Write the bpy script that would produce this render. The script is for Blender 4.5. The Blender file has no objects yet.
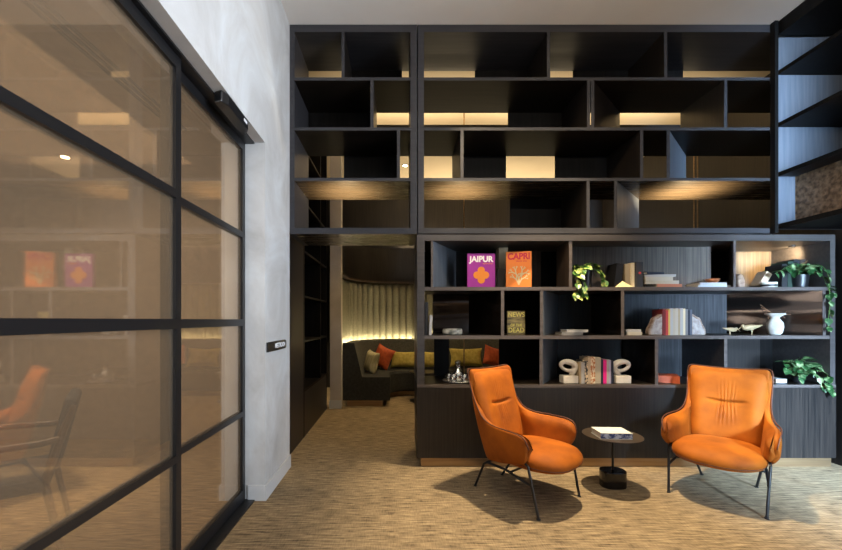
import bpy, math, random
import numpy as np
from mathutils import Vector, Matrix, noise

# ------------------------------------------------------------------ camera, sky, light, exposure
SC = bpy.context.scene
COL = SC.collection
F, CX, CY, EYE = 395.0, 398.0, 320.0, 1.30      # focal length in px, vanishing point, eye height
cam_data = bpy.data.cameras.new('camera')
cam = bpy.data.objects.new('camera', cam_data)
COL.objects.link(cam)
cam.location = (0, 0, EYE)
cam.rotation_euler = (math.pi / 2, 0, 0)
cam_data.sensor_width = 36
cam_data.lens = F / 842 * 36
cam_data.shift_x = (421 - CX) / 842
cam_data.shift_y = (CY - 275) / 842
cam_data.clip_start = 0.05
SC.camera = cam
SC.view_settings.view_transform = 'Standard'
SC.view_settings.look = 'None'
SC.view_settings.gamma = 1
SC.view_settings.use_curve_mapping = False
SC.view_settings.exposure = 0.0
SC.cycles.use_denoising = True
SC.cycles.max_bounces = 10
SC.cycles.transparent_max_bounces = 12
SC.cycles.sample_clamp_indirect = 6

world = bpy.data.worlds.new('world')
SC.world = world
world.use_nodes = True
world.node_tree.nodes['Background'].inputs[0].default_value = (0.55, 0.75, 1.0, 1)
world.node_tree.nodes['Background'].inputs[1].default_value = 0.6

def lamp(name, kind, loc, target, energy, color, **kw):
    d = bpy.data.lights.new(name, kind)
    d.energy = energy
    d.color = color
    for k, v in kw.items():
        setattr(d, k, v)
    o = bpy.data.objects.new(name, d)
    COL.objects.link(o)
    o.location = loc
    v = Vector(target) - Vector(loc)
    o.rotation_euler = v.to_track_quat('-Z', 'Y').to_euler()
    return o

WARM = (1.0, 0.74, 0.42)
COOL = (0.50, 0.72, 1.0)
# daylight through the tall window behind the camera
lamp('window_daylight', 'AREA', (2.93, -3.1, 1.9), (3.55, 3.5, 2.2), 62, COOL, shape='RECTANGLE', size=1.3, size_y=3.0, spread=math.radians(18))
lamp('window_daylight', 'AREA', (3.88, -0.9, 2.0), (-1.0, 1.9, 2.2), 85, (.78,.88,1), shape='RECTANGLE', size=2.6, size_y=3.0, spread=math.radians(60))
lamp('window_daylight', 'AREA', (2.93, -3.1, 2.5), (3.5, 3.4, 0), 70, COOL, shape='RECTANGLE', size=1.3, size_y=.9, spread=math.radians(20))
lamp('ceiling_fill', 'AREA', (1.6, 0.2, 3.1), (1.6, 0.9, 3.92), 84, (1.0,.87,.72), shape='RECTANGLE', size=2.2, size_y=.06)  # added fill out of view, to brighten the front ceiling
# ceiling spots over the seating and washing the bookcase
lamp('ceiling_spot_light', 'SPOT', (1.46, 3.0, 3.86), (1.4, 2.75, 0), 930, (1.0, 0.78, 0.5), spot_size=math.radians(58), spot_blend=0.6, shadow_soft_size=0.035)
lamp('ceiling_spot_light', 'SPOT', (2.5, 2.2, 3.86), (2.3, 1.9, 0), 45, (1.0, 0.76, 0.46), spot_size=math.radians(60), spot_blend=0.7, shadow_soft_size=0.05)
lamp('ceiling_spot_light', 'SPOT', (0.55, 1.6, 3.86), (1.35, 3.5, 2.05), 220, (1.0, 0.76, 0.48), spot_size=math.radians(56), spot_blend=0.5, shadow_soft_size=0.03)
lamp('ceiling_spot_light', 'SPOT', (-0.2, 1.8, 3.86), (0.2, 2.1, 0), 50, (1.0, 0.74, 0.44), spot_size=math.radians(85), spot_blend=0.8, shadow_soft_size=0.06)
# the lounge behind the bookcase: up-lit ceiling and floor spots
lamp('lounge_ceiling_wash', 'AREA', (1.7, 7.5, 2.66), (1.7, 7.3, 3.92), 50, (1.0, 0.78, 0.47), shape='RECTANGLE', size=3.4, size_y=0.1)
lamp('lounge_ceiling_wash', 'AREA', (1.4, 4.7, 3.62), (1.4, 4.7, 3.92), 30, (1.0, 0.78, 0.47), shape='RECTANGLE', size=4.2, size_y=0.06)  # added out of view, to even out the golden ceiling
lamp('lounge_spot_light', 'SPOT', (0.12, 6.68, 3.84), (0.0, 6.1, 0), 90, (1.0, 0.74, 0.4), spot_size=math.radians(52), spot_blend=0.6, shadow_soft_size=0.05)
lamp('lounge_spot_light', 'SPOT', (0.5, 4.9, 3.84), (-0.3, 4.9, 0), 120, (1.0, 0.74, 0.4), spot_size=math.radians(75), spot_blend=0.6, shadow_soft_size=0.05)
lamp('lounge_spot_light', 'SPOT', (1.4, 6.3, 3.84), (1.3, 6.7, 0.4), 50, (1.0, 0.74, 0.4), spot_size=math.radians(65), spot_blend=0.6, shadow_soft_size=0.05)
# the meeting room behind the glass
lamp('meeting_room_light', 'AREA', (-2.6, 2.2, 2.68), (-2.6, 2.2, 0), 75, (1.0, 0.82, 0.62), shape='RECTANGLE', size=1.6, size_y=2.6)

# ------------------------------------------------------------------ helpers
def X(px, y): return (px - CX) * y / F
def Z(py, y): return EYE - (py - CY) * y / F
YF, YB = 3.5, 4.05                              # front and back of the bookcase
def xf(px): return X(px, YF)
def xb(px): return X(px, YB)
def zf(py): return Z(py, YF)

class MB:
    def __init__(s): s.v = []; s.f = []
    def add(s, vs, fs):
        n = len(s.v); s.v += [tuple(v) for v in vs]; s.f += [tuple(i + n for i in f) for f in fs]; return s
    def box(s, x0, x1, y0, y1, z0, z1):
        if x0 > x1: x0, x1 = x1, x0
        if y0 > y1: y0, y1 = y1, y0
        if z0 > z1: z0, z1 = z1, z0
        return s.add([(x0,y0,z0),(x1,y0,z0),(x1,y1,z0),(x0,y1,z0),(x0,y0,z1),(x1,y0,z1),(x1,y1,z1),(x0,y1,z1)],
                     [(0,3,2,1),(4,5,6,7),(0,1,5,4),(1,2,6,5),(2,3,7,6),(3,0,4,7)])
    def prism(s, plan, z0, z1):
        a = sum(plan[i][0]*plan[(i+1)%len(plan)][1]-plan[(i+1)%len(plan)][0]*plan[i][1] for i in range(len(plan)))
        if a < 0: plan = plan[::-1]
        n = len(plan)
        return s.add([(x,y,z0) for x,y in plan]+[(x,y,z1) for x,y in plan],
                     [tuple(range(n-1,-1,-1)), tuple(range(n,2*n))]+[(i,(i+1)%n,n+(i+1)%n,n+i) for i in range(n)])
    def prism_y(s, prof, y0, y1):               # outline in x-z pushed along y
        m = MB().prism([(x,z) for x,z in prof], y0, y1)
        return s.add([(x,z,y) for x,y,z in m.v], [f[::-1] for f in m.f])
    def tube(s, pts, r, n=8, cap=True):
        pts = [Vector(p) for p in pts]; rs = r if isinstance(r, (list,tuple)) else [r]*len(pts)
        rings = []; up = None
        for i,p in enumerate(pts):
            t = (pts[min(i+1,len(pts)-1)]-pts[max(i-1,0)]).normalized()
            if up is None:
                up = Vector((0,0,1)) if abs(t.z) < .9 else Vector((1,0,0))
            a = t.cross(up).normalized(); b = a.cross(t).normalized(); up = b
            rings.append([p + (a*math.cos(2*math.pi*k/n)+b*math.sin(2*math.pi*k/n))*rs[i] for k in range(n)])
        vs = [v for rg in rings for v in rg]
        fs = [(i*n+k, i*n+(k+1)%n, (i+1)*n+(k+1)%n, (i+1)*n+k) for i in range(len(pts)-1) for k in range(n)]
        if cap: fs += [tuple(range(n-1,-1,-1)), tuple(range((len(pts)-1)*n, len(pts)*n))]
        return s.add(vs, fs)
    def lathe(s, prof, c=(0,0,0), n=24, sx=1, sy=1):
        vs = []; fs = []
        for r,z in prof:
            vs += [(c[0]+r*sx*math.cos(2*math.pi*k/n), c[1]+r*sy*math.sin(2*math.pi*k/n), c[2]+z) for k in range(n)]
        for i in range(len(prof)-1):
            fs += [(i*n+k, i*n+(k+1)%n, (i+1)*n+(k+1)%n, (i+1)*n+k) for k in range(n)]
        fs += [tuple(range(n-1,-1,-1)), tuple(range((len(prof)-1)*n, len(prof)*n))]
        return s.add(vs, fs)
    def grid(s, P, closed_u=False, flip=False):
        nu, nv = len(P), len(P[0])
        vs = [p for r in P for p in r]
        fs = []
        for i in range(nu if closed_u else nu-1):
            for j in range(nv-1):
                a,b,c,d = i*nv+j, ((i+1)%nu)*nv+j, ((i+1)%nu)*nv+j+1, i*nv+j+1
                fs.append((a,d,c,b) if flip else (a,b,c,d))
        return s.add(vs, fs)
    def xform(s, M):
        s.v = [tuple(M @ Vector(v)) for v in s.v]; return s
    def build(s, name, mat, parent=None, smooth=False, base=None, at=None, bevel=0, subsurf=0):
        """verts are in the parent's frame unless base is given (world point to subtract)"""
        b = base or (0,0,0)
        me = bpy.data.meshes.new(name)
        me.from_pydata([(x-b[0],y-b[1],z-b[2]) for x,y,z in s.v], [], s.f)
        me.validate(); me.update()
        if smooth:
            me.polygons.foreach_set('use_smooth', [True]*len(me.polygons))
        me.materials.append(mat)
        o = bpy.data.objects.new(name, me); COL.objects.link(o)
        if parent is not None: o.parent = parent
        elif base: o.location = base
        if at: o.location = at
        if bevel:
            m = o.modifiers.new('bevel','BEVEL'); m.width = bevel; m.segments = 2; m.limit_method = 'ANGLE'
        if subsurf:
            m = o.modifiers.new('sub','SUBSURF'); m.levels = subsurf; m.render_levels = subsurf
        return o

def tag(o, label=None, cat=None, group=None, kind=None):
    if label: o['label'] = label
    if cat: o['category'] = cat
    if group: o['group'] = group
    if kind: o['kind'] = kind
    return o
def thing(name, loc, label, cat, rz=0, group=None):
    o = bpy.data.objects.new(name, None); COL.objects.link(o)
    o.empty_display_size = .1
    o.location = loc; o.rotation_euler = (0,0,rz)
    return tag(o, label, cat, group)
def copy_tree(o, parent=None):
    c = o.copy(); COL.objects.link(c)
    if parent: c.parent = parent
    for ch in list(o.children): copy_tree(ch, c)
    return c
def text_mesh(name, body, size, mat, parent, M, extrude=.0006, xs=1.0, bold=0):
    cu = bpy.data.curves.new(name, 'FONT'); cu.body = body; cu.size = size; cu.extrude = extrude
    cu.align_x = 'CENTER'; cu.align_y = 'CENTER'; cu.offset = bold
    t = bpy.data.objects.new(name, cu); COL.objects.link(t)
    bpy.context.view_layer.update()
    me = bpy.data.meshes.new_from_object(t.evaluated_get(bpy.context.evaluated_depsgraph_get()))
    bpy.data.objects.remove(t)
    me.transform(M @ Matrix.Diagonal((xs,1,1,1)))
    me.materials.clear(); me.materials.append(mat); me.name = name
    o = bpy.data.objects.new(name, me); COL.objects.link(o); o.parent = parent
    return o
FRONT = Matrix.Rotation(math.pi/2, 4, 'X')      # text lying in xy -> standing, facing -y

# ------------------------------------------------------------------ materials
def new_mat(name):
    m = bpy.data.materials.new(name); m.use_nodes = True
    nt = m.node_tree; b = nt.nodes['Principled BSDF']
    return m, nt, b
def setp(b, **k):
    for n,v in k.items():
        b.inputs[n.replace('_',' ')].default_value = v
def plain(name, col, rough=.5, metal=0, **k):
    m, nt, b = new_mat(name)
    setp(b, Base_Color=(*col,1), Roughness=rough, Metallic=metal)
    for n,v in k.items(): b.inputs[n].default_value = v
    return m
def noise_mat(name, c1, c2, scale=(1,1,1), nscale=5, detail=4, rough=.5, metal=0, bump=0, lo=.35, hi=.65, rough2=None, sheen=0, bdist=.002, spec=None):
    m, nt, b = new_mat(name); N = nt.nodes; L = nt.links
    tc = N.new('ShaderNodeTexCoord'); mp = N.new('ShaderNodeMapping'); mp.inputs['Scale'].default_value = scale
    nz = N.new('ShaderNodeTexNoise'); nz.inputs['Scale'].default_value = nscale; nz.inputs['Detail'].default_value = detail
    cr = N.new('ShaderNodeValToRGB')
    cr.color_ramp.elements[0].position = lo; cr.color_ramp.elements[1].position = hi
    cr.color_ramp.elements[0].color = (*c1,1); cr.color_ramp.elements[1].color = (*c2,1)
    L.new(tc.outputs['Object'], mp.inputs['Vector']); L.new(mp.outputs[0], nz.inputs['Vector'])
    L.new(nz.outputs['Fac'], cr.inputs['Fac']); L.new(cr.outputs['Color'], b.inputs['Base Color'])
    setp(b, Roughness=rough, Metallic=metal)
    if spec is not None: b.inputs['Specular IOR Level'].default_value = spec
    if sheen:
        b.inputs['Sheen Weight'].default_value = sheen; b.inputs['Sheen Roughness'].default_value = .4
        b.inputs['Sheen Tint'].default_value = (*c2,1)
    if rough2 is not None:
        mr = N.new('ShaderNodeMapRange'); mr.inputs['To Min'].default_value = rough; mr.inputs['To Max'].default_value = rough2
        L.new(nz.outputs['Fac'], mr.inputs['Value']); L.new(mr.outputs[0], b.inputs['Roughness'])
    if bump:
        bp = N.new('ShaderNodeBump'); bp.inputs['Strength'].default_value = bump; bp.inputs['Distance'].default_value = bdist
        L.new(nz.outputs['Fac'], bp.inputs['Height']); L.new(bp.outputs[0], b.inputs['Normal'])
    return m
M = {}
M['wood_v'] = noise_mat('dark_oak_upright_grain', (.005,.0038,.0034), (.019,.014,.011), (1,1,.03), 75, 5, .38, rough2=.5, bump=.15)
M['wood_h'] = noise_mat('dark_oak_flat_grain', (.007,.005,.0035), (.018,.013,.009), (.03,1,1), 75, 5, .34, rough2=.42, bump=.04, spec=.22)
M['wood_glow'] = noise_mat('glow_lifted_oak', (.020,.015,.010), (.040,.029,.018), (.03,1,1), 75, 5, .24, rough2=.3, bump=.03)  # lightened copy of the flat-grain oak, for boards that catch the glow
M['wood_brown'] = noise_mat('brown_oak_upright_grain', (.032,.021,.014), (.075,.05,.032), (1,1,.03), 60, 5, .45, bump=.12)
M['frame'] = noise_mat('dark_bronze_laminate', (.026,.026,.030), (.038,.036,.040), (.05,1,1), 40, 3, .42, spec=.4)
M['gloss'] = noise_mat('polished_dark_bronze', (.085,.066,.056), (.12,.09,.075), (.35,.8,2.6), 1.5, 1, .2, metal=.95, bump=1.0, bdist=.12)
M['wood_lit'] = noise_mat('lit_oak_upright_grain', (.075,.060,.050), (.15,.122,.10), (1,1,.03), 70, 5, .42, bump=.1)  # brighter copy of the oak: light on the back panel in its colour
M['wood_lamplit'] = noise_mat('lamplit_oak_upright_grain', (.10,.065,.034), (.19,.13,.07), (1,1,.03), 60, 5, .45, bump=.1)  # golden lamp glow of the right cubby mixed into the oak colour
M['edge'] = noise_mat('bronze_brown_edging', (.075,.062,.057), (.105,.088,.080), (.05,1,1), 40, 3, .4)
M['edge2'] = noise_mat('bronze_brown_frame', (.042,.037,.036), (.060,.053,.050), (.05,1,1), 40, 3, .42)
M['daylit_oak'] = noise_mat('daylight_tinted_oak', (.018,.019,.022), (.050,.050,.054), (1,1,.04), 70, 4, .42)  # oak made greyer and lighter for the cool daylight on it
M['blue_lit'] = noise_mat('daylight_tinted_laminate', (.10,.12,.15), (.14,.16,.19), (1,1,.05), 40, 3, .4)  # cool daylight put into the colour of these panels
M['brass'] = noise_mat('brushed_brass', (.30,.20,.11), (.42,.29,.16), (.05,1,1), 30, 3, .38, metal=.85)
M['black'] = plain('black_powder_coat', (.008,.008,.009), .38)
M['blackwall'] = noise_mat('black_stained_panel', (.003,.0028,.0028), (.007,.006,.0055), (1,1,.05), 40, 4, .5, spec=.15)
M['rubber'] = plain('black_rubber', (.01,.01,.01), .7)
M['ceiling'] = noise_mat('white_ceiling_paint', (.84,.81,.77), (.88,.85,.81), (1,1,1), 2, 3, .85)
M['lamplit_ceil'] = noise_mat('lamplit_ceiling_paint', (.66,.56,.42), (.70,.60,.45), (1,1,1), 2, 3, .8)  # warm lamp light of the lounge put into the ceiling colour
M['column'] = noise_mat('beige_plaster', (.50,.44,.38), (.56,.50,.44), (1,1,1), 5, 4, .8)
M['baseboard'] = plain('grey_white_paint', (.55,.56,.57), .45)
M['glossblack'] = plain('glossy_black', (.006,.006,.007), .12)
M['bulb'], nt, b = new_mat('warm_lamp_glow')
setp(b, Base_Color=(1,.85,.6,1)); b.inputs['Emission Color'].default_value = (1,.8,.5,1); b.inputs['Emission Strength'].default_value = 30
M['cove'], nt, b = new_mat('warm_led_strip')
setp(b, Base_Color=(1,.85,.6,1)); b.inputs['Emission Color'].default_value = (1,.8,.48,1); b.inputs['Emission Strength'].default_value = 80

# plaster wall: cool mottled limewash
def plaster():
    m, nt, b = new_mat('limewashed_plaster'); N = nt.nodes; L = nt.links
    tc = N.new('ShaderNodeTexCoord')
    n1 = N.new('ShaderNodeTexNoise'); n1.inputs['Scale'].default_value = 1.6; n1.inputs['Detail'].default_value = 8; n1.inputs['Roughness'].default_value = .62; n1.inputs['Distortion'].default_value = .8
    cr = N.new('ShaderNodeValToRGB'); e = cr.color_ramp.elements
    e[0].position = .3; e[0].color = (.40,.39,.38,1); e[1].position = .72; e[1].color = (.60,.63,.65,1)
    k = cr.color_ramp.elements.new(.5); k.color = (.50,.50,.50,1)
    n2 = N.new('ShaderNodeTexNoise'); n2.inputs['Scale'].default_value = 9; n2.inputs['Detail'].default_value = 6
    bp = N.new('ShaderNodeBump'); bp.inputs['Strength'].default_value = .12; bp.inputs['Distance'].default_value = .01
    L.new(tc.outputs['Object'], n1.inputs['Vector']); L.new(tc.outputs['Object'], n2.inputs['Vector'])
    L.new(n1.outputs['Fac'], cr.inputs['Fac']); L.new(cr.outputs[0], b.inputs['Base Color'])
    L.new(n2.outputs['Fac'], bp.inputs['Height']); L.new(bp.outputs[0], b.inputs['Normal'])
    setp(b, Roughness=.75)
    return m
M['plaster'] = plaster()

# woven carpet: streaks running across the room
def carpet():
    m, nt, b = new_mat('woven_tan_carpet'); N = nt.nodes; L = nt.links
    tc = N.new('ShaderNodeTexCoord')
    def nz(scale, sc, det, dist=0):
        mp = N.new('ShaderNodeMapping'); mp.inputs['Scale'].default_value = scale
        n = N.new('ShaderNodeTexNoise'); n.inputs['Scale'].default_value = sc; n.inputs['Detail'].default_value = det
        L.new(tc.outputs['Object'], mp.inputs['Vector']); L.new(mp.outputs[0], n.inputs['Vector']); return n
    a = nz((.11,1,1), 72, 6); c = nz((1,.15,1), 130, 3); big = nz((.6,1,1), 3, 3)
    mx = N.new('ShaderNodeMath'); mx.operation = 'ADD'; m1 = N.new('ShaderNodeMath'); m1.operation='MULTIPLY'; m1.inputs[1].default_value=.70
    m2 = N.new('ShaderNodeMath'); m2.operation='MULTIPLY'; m2.inputs[1].default_value=.22
    m3 = N.new('ShaderNodeMath'); m3.operation='MULTIPLY'; m3.inputs[1].default_value=.12
    mx2 = N.new('ShaderNodeMath'); mx2.operation='ADD'
    L.new(a.outputs['Fac'], m1.inputs[0]); L.new(c.outputs['Fac'], m2.inputs[0]); L.new(big.outputs['Fac'], m3.inputs[0])
    L.new(m1.outputs[0], mx.inputs[0]); L.new(m2.outputs[0], mx.inputs[1]); L.new(mx.outputs[0], mx2.inputs[0]); L.new(m3.outputs[0], mx2.inputs[1])
    cr = N.new('ShaderNodeValToRGB'); e = cr.color_ramp.elements
    e[0].position=.33; e[0].color=(.05,.036,.024,1); e[1].position=.69; e[1].color=(.42,.32,.19,1)
    k=e.new(.50); k.color=(.225,.168,.10,1)
    L.new(mx2.outputs[0], cr.inputs['Fac']); L.new(cr.outputs[0], b.inputs['Base Color'])
    bp = N.new('ShaderNodeBump'); bp.inputs['Strength'].default_value=.5; bp.inputs['Distance'].default_value=.004
    L.new(mx2.outputs[0], bp.inputs['Height']); L.new(bp.outputs[0], b.inputs['Normal'])
    setp(b, Roughness=.9); b.inputs['Specular IOR Level'].default_value=.2
    return m
M['carpet'] = carpet()

# glass with a fine metal mesh laminated inside
def mesh_glass():
    m = bpy.data.materials.new('mesh_laminated_glass'); m.use_nodes = True; nt = m.node_tree; N = nt.nodes; L = nt.links
    for n in list(N): N.remove(n)
    out = N.new('ShaderNodeOutputMaterial')
    tr = N.new('ShaderNodeBsdfTransparent'); tr.inputs[0].default_value = (.93,.86,.77,1)
    gl = N.new('ShaderNodeBsdfGlossy'); gl.inputs['Color'].default_value = (.86,.78,.68,1); gl.inputs['Roughness'].default_value = .035
    df = N.new('ShaderNodeBsdfDiffuse'); tl = N.new('ShaderNodeBsdfTranslucent'); tl.inputs[0].default_value = (.75,.62,.48,1)
    tc = N.new('ShaderNodeTexCoord'); mp = N.new('ShaderNodeMapping'); mp.inputs['Scale'].default_value = (1,1,.35)
    nz = N.new('ShaderNodeTexNoise'); nz.inputs['Scale'].default_value = 320; nz.inputs['Detail'].default_value = 2
    cr = N.new('ShaderNodeValToRGB'); cr.color_ramp.elements[0].color=(.46,.37,.27,1); cr.color_ramp.elements[1].color=(.60,.49,.36,1)
    cr.color_ramp.elements[0].position=.4; cr.color_ramp.elements[1].position=.6
    L.new(tc.outputs['Object'], mp.inputs[0]); L.new(mp.outputs[0], nz.inputs['Vector']); L.new(nz.outputs['Fac'], cr.inputs['Fac'])
    L.new(cr.outputs[0], df.inputs['Color'])
    s1 = N.new('ShaderNodeMixShader'); s1.inputs[0].default_value=.5; L.new(df.outputs[0], s1.inputs[1]); L.new(tl.outputs[0], s1.inputs[2])
    s2 = N.new('ShaderNodeMixShader'); s2.inputs[0].default_value=.17; L.new(tr.outputs[0], s2.inputs[1]); L.new(s1.outputs[0], s2.inputs[2])
    fr = N.new('ShaderNodeLayerWeight'); fr.inputs[0].default_value = .5
    ma = N.new('ShaderNodeMath'); ma.operation='MULTIPLY_ADD'; ma.inputs[1].default_value=.35; ma.inputs[2].default_value=.11; ma.use_clamp=True
    L.new(fr.outputs['Facing'], ma.inputs[0])
    s3 = N.new('ShaderNodeMixShader'); L.new(ma.outputs[0], s3.inputs[0]); L.new(s2.outputs[0], s3.inputs[1]); L.new(gl.outputs[0], s3.inputs[2])
    L.new(s3.outputs[0], out.inputs[0])
    return m
M['meshglass'] = mesh_glass()
def window_glass(name='window_glass', k=.06, tint=1, rough=.01):
    m = bpy.data.materials.new(name); m.use_nodes = True; nt = m.node_tree; N = nt.nodes; L = nt.links
    for n in list(N): N.remove(n)
    out = N.new('ShaderNodeOutputMaterial'); tr = N.new('ShaderNodeBsdfTransparent'); gl = N.new('ShaderNodeBsdfGlossy'); gl.inputs['Roughness'].default_value=rough; tr.inputs[0].default_value=(tint,tint,tint,1)
    s = N.new('ShaderNodeMixShader'); s.inputs[0].default_value=k
    L.new(tr.outputs[0], s.inputs[1]); L.new(gl.outputs[0], s.inputs[2]); L.new(s.outputs[0], out.inputs[0]); return m
M['windowglass'] = window_glass()
M['glass'] = window_glass('cut_glass', .32, .86, .12)

# ------------------------------------------------------------------ the room
XL, XR, HC = -0.96, 3.95, 3.92
def struct(name, mb, mat, parent=None, **k):
    o = mb.build(name, mat, parent, **k)
    if parent is None: o['kind'] = 'structure'
    return o
struct('floor', MB().box(-4.7, XR+.15, -3.3, 8.2, -.1, 0), M['carpet'])
struct('ceiling', MB().box(-1.5, XR+.15, -3.3, YB-.2, HC, HC+.1), M['ceiling'])
struct('ceiling_lounge', MB().box(-1.5, XR+.15, YB-.2, 8.2, HC, HC+.1), M['lamplit_ceil'])
HEAD, GX, YJ = 2.58, -1.10, 2.85                # door head, glass plane, end of the glazing
struct('wall_left', MB().box(-1.25, XL, YJ, YF+.0, 0, HC).box(-1.25, XL, -3.3, YJ, HEAD, HC).box(-1.25, XL, -3.3, .2, 0, HEAD), M['plaster'])
struct('baseboard_left', MB().box(XL, XL+.012, YJ, YF, 0, .11).box(-1.08, XL+.012, YJ-.012, YJ, 0, .11), M['baseboard'])
struct('wall_passage', MB().box(-1.16, -1.04, YF+.002, 4.35, 0, HC-.001), M['wood_v'])
struct('wall_lounge_left', MB().box(-1.5, -1.42, 4.35, 8.2, 0, HC-.001), M['blackwall'])
struct('wall_far', MB().box(-1.42, XR, 7.62, 7.75, 0, HC-.001), M['wood_v'])
ry0, ry1, rz0, rz1 = -2.3, .5, .4, 3.5
struct('wall_right', MB().box(XR, XR+.12, -3.3, ry0, 0, HC-.001).box(XR, XR+.12, ry1, 8.2, 0, HC-.001).box(XR, XR+.12, ry0, ry1, 0, rz0).box(XR, XR+.12, ry0, ry1, rz1, HC-.001), M['wood_v'])
w = struct('window_2', MB().box(XR+.02,XR+.1,ry0,ry0+.06,rz0,rz1).box(XR+.02,XR+.1,ry1-.06,ry1,rz0,rz1).box(XR+.02,XR+.1,-.93,-.87,rz0,rz1).box(XR+.02,XR+.1,ry0,ry1,rz0,rz0+.06).box(XR+.02,XR+.1,ry0,ry1,rz1-.06,rz1), M['black'])
MB().box(XR+.05,XR+.06,ry0+.06,ry1-.06,rz0+.06,rz1-.06).build('pane', M['windowglass'], w)
wx0, wx1, wz0, wz1 = 2.1, 3.75, .25, 3.5
struct('wall_back', MB().box(-4.7, wx0, -3.3, -3.18, 0, HC-.001).box(wx1, XR, -3.3, -3.18, 0, HC-.001).box(wx0, wx1, -3.3, -3.18, 0, wz0).box(wx0, wx1, -3.3, -3.18, wz1, HC-.001), M['plaster'])
w = struct('window_1', MB().box(wx0, wx0+.06, -3.29, -3.2, wz0, wz1).box(wx1-.06, wx1, -3.29, -3.2, wz0, wz1).box(2.9, 2.95, -3.29, -3.2, wz0, wz1)
           .box(wx0, wx1, -3.29, -3.2, wz0, wz0+.06).box(wx0, wx1, -3.29, -3.2, wz1-.06, wz1), M['black'])
MB().box(wx0+.06, wx1-.06, -3.25, -3.24, wz0+.06, wz1-.06).build('pane', M['windowglass'], w)
# meeting room shell
M['meet_wall'] = noise_mat('taupe_wall_covering', (.28,.23,.18), (.34,.28,.22), (1,1,1), 14, 4, .8)
struct('wall_meeting_side', MB().box(-4.7, -4.6, -3.3, 4.4, 0, 2.9), M['meet_wall'])
struct('wall_meeting_end', MB().box(-4.6, -1.25, 4.3, 4.4, 0, 2.9), M['meet_wall'])
struct('ceiling_meeting', MB().box(-4.6, -1.25, -3.2, 4.3, 2.75, 2.85), M['meet_wall'])

# sliding glazed doors, black steel
def glazed(n, y0, y1, dx):
    x0, x1 = GX-.02+dx, GX+.02+dx
    d = thing('door_%d' % n, (GX+dx, y0, 0), None, None); d['kind'] = 'structure'
    f = MB().box(x0,x1,y0,y0+.045,.01,HEAD-.01).box(x0,x1,y1-.045,y1,.01,HEAD-.01)
    for z0,z1 in ((.01,.09),(.615,.65),(1.258,1.305),(1.885,1.925),(HEAD-.07,HEAD-.012)):
        f.box(x0,x1,y0+.045,y1-.045,z0,z1)
    f.build('door_frame', M['black'], d, base=(GX+dx,y0,0))
    for z0,z1 in ((.09,.615),(.65,1.258),(1.305,1.885),(1.925,HEAD-.07)):
        MB().box(GX+dx-.004, GX+dx+.004, y0+.045, y1-.045, z0, z1).build('pane', M['meshglass'], d, base=(GX+dx,y0,0))
glazed(1, 1.895, 2.845, -.021)
glazed(2, .98, 1.93, .021)
glazed(3, .2, 1.02, -.021)
struct('trim_track', MB().box(GX-.04, GX+.065, .2, YJ-.001, HEAD-.011, HEAD), M['black'])
struct('trim_floor_track', MB().box(GX-.04, GX+.07, .2, YJ-.001, 0, .009), M['black'])
t = thing('door_sensor', (-1.0, 2.38, HEAD), 'long black automatic door sensor with angled ends under the plaster door head', 'sensor')
MB().prism([(-.03,-.17),(.02,-.19),(.04,-.14),(.04,.15),(.02,.19),(-.03,.17)], -.065, -.0).build('housing', M['black'], t, bevel=.008)
MB().box(.041,.0425,.08,.13,-.04,-.02).build('indicator', plain('pale_plastic',(.7,.72,.75),.4), t)

# wall sign
t = thing('wall_sign', (XL, 2.88, Z(347.5,2.88)), 'black room sign with rounded end and small white lettering on the plaster wall', 'sign')
pl = [(0,-.036),(.44,-.036)] + [(.44+.036*math.sin(a), -.036*math.cos(a)) for a in np.linspace(.2,math.pi-.2,9)] + [(.44,.036),(0,.036)]
m = MB().prism(pl, 0, .012); m.v = [(z, x, y) for x,y,z in m.v]; m.build('plate', M['black'], t)
RS = Matrix.Translation((.0135,.30,0)) @ Matrix.Rotation(math.pi/2,4,'Z') @ Matrix.Rotation(math.pi/2,4,'X')
text_mesh('lettering', 'MEETROOM', .05, plain('white_print',(.85,.87,.9),.5), t, RS, xs=1.0, bold=.0015)

# ------------------------------------------------------------------ bookcase
TH = .027
def divider(root, base, fpx, bpx, z0, z1, mat, yb=YB-.01, th=TH):
    a = xf(fpx); b_ = a if bpx is None else xb(bpx)
    if yb < YB-.1 and bpx is not None: b_ = a + (b_-a)*(yb-YF)/(YB-YF)
    MB().prism([(a-th/2,YF+.001),(a+th/2,YF+.001),(b_+th/2,yb),(b_-th/2,yb)], z0, z1).build('divider', mat, root, base=base)
    MB().box(a-th/2, a+th/2, YF-.003, YF+.0005, z0, z1).build('edge_strip', M['frame' if z0 > 2 else 'edge'], root, base=base)
def back(root, base, p0, p1, z0, z1, mat, y=YB-.008):
    MB().box(X(p0,y), X(p1,y), y, y+.007, z0, z1).build('back_panel', mat, root, base=base)
rows_u = [(32,77.5),(80.5,127.5),(130.5,178),(181,228)]
ROWZ = [(zf(b_), zf(a)) for a,b_ in rows_u]
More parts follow.
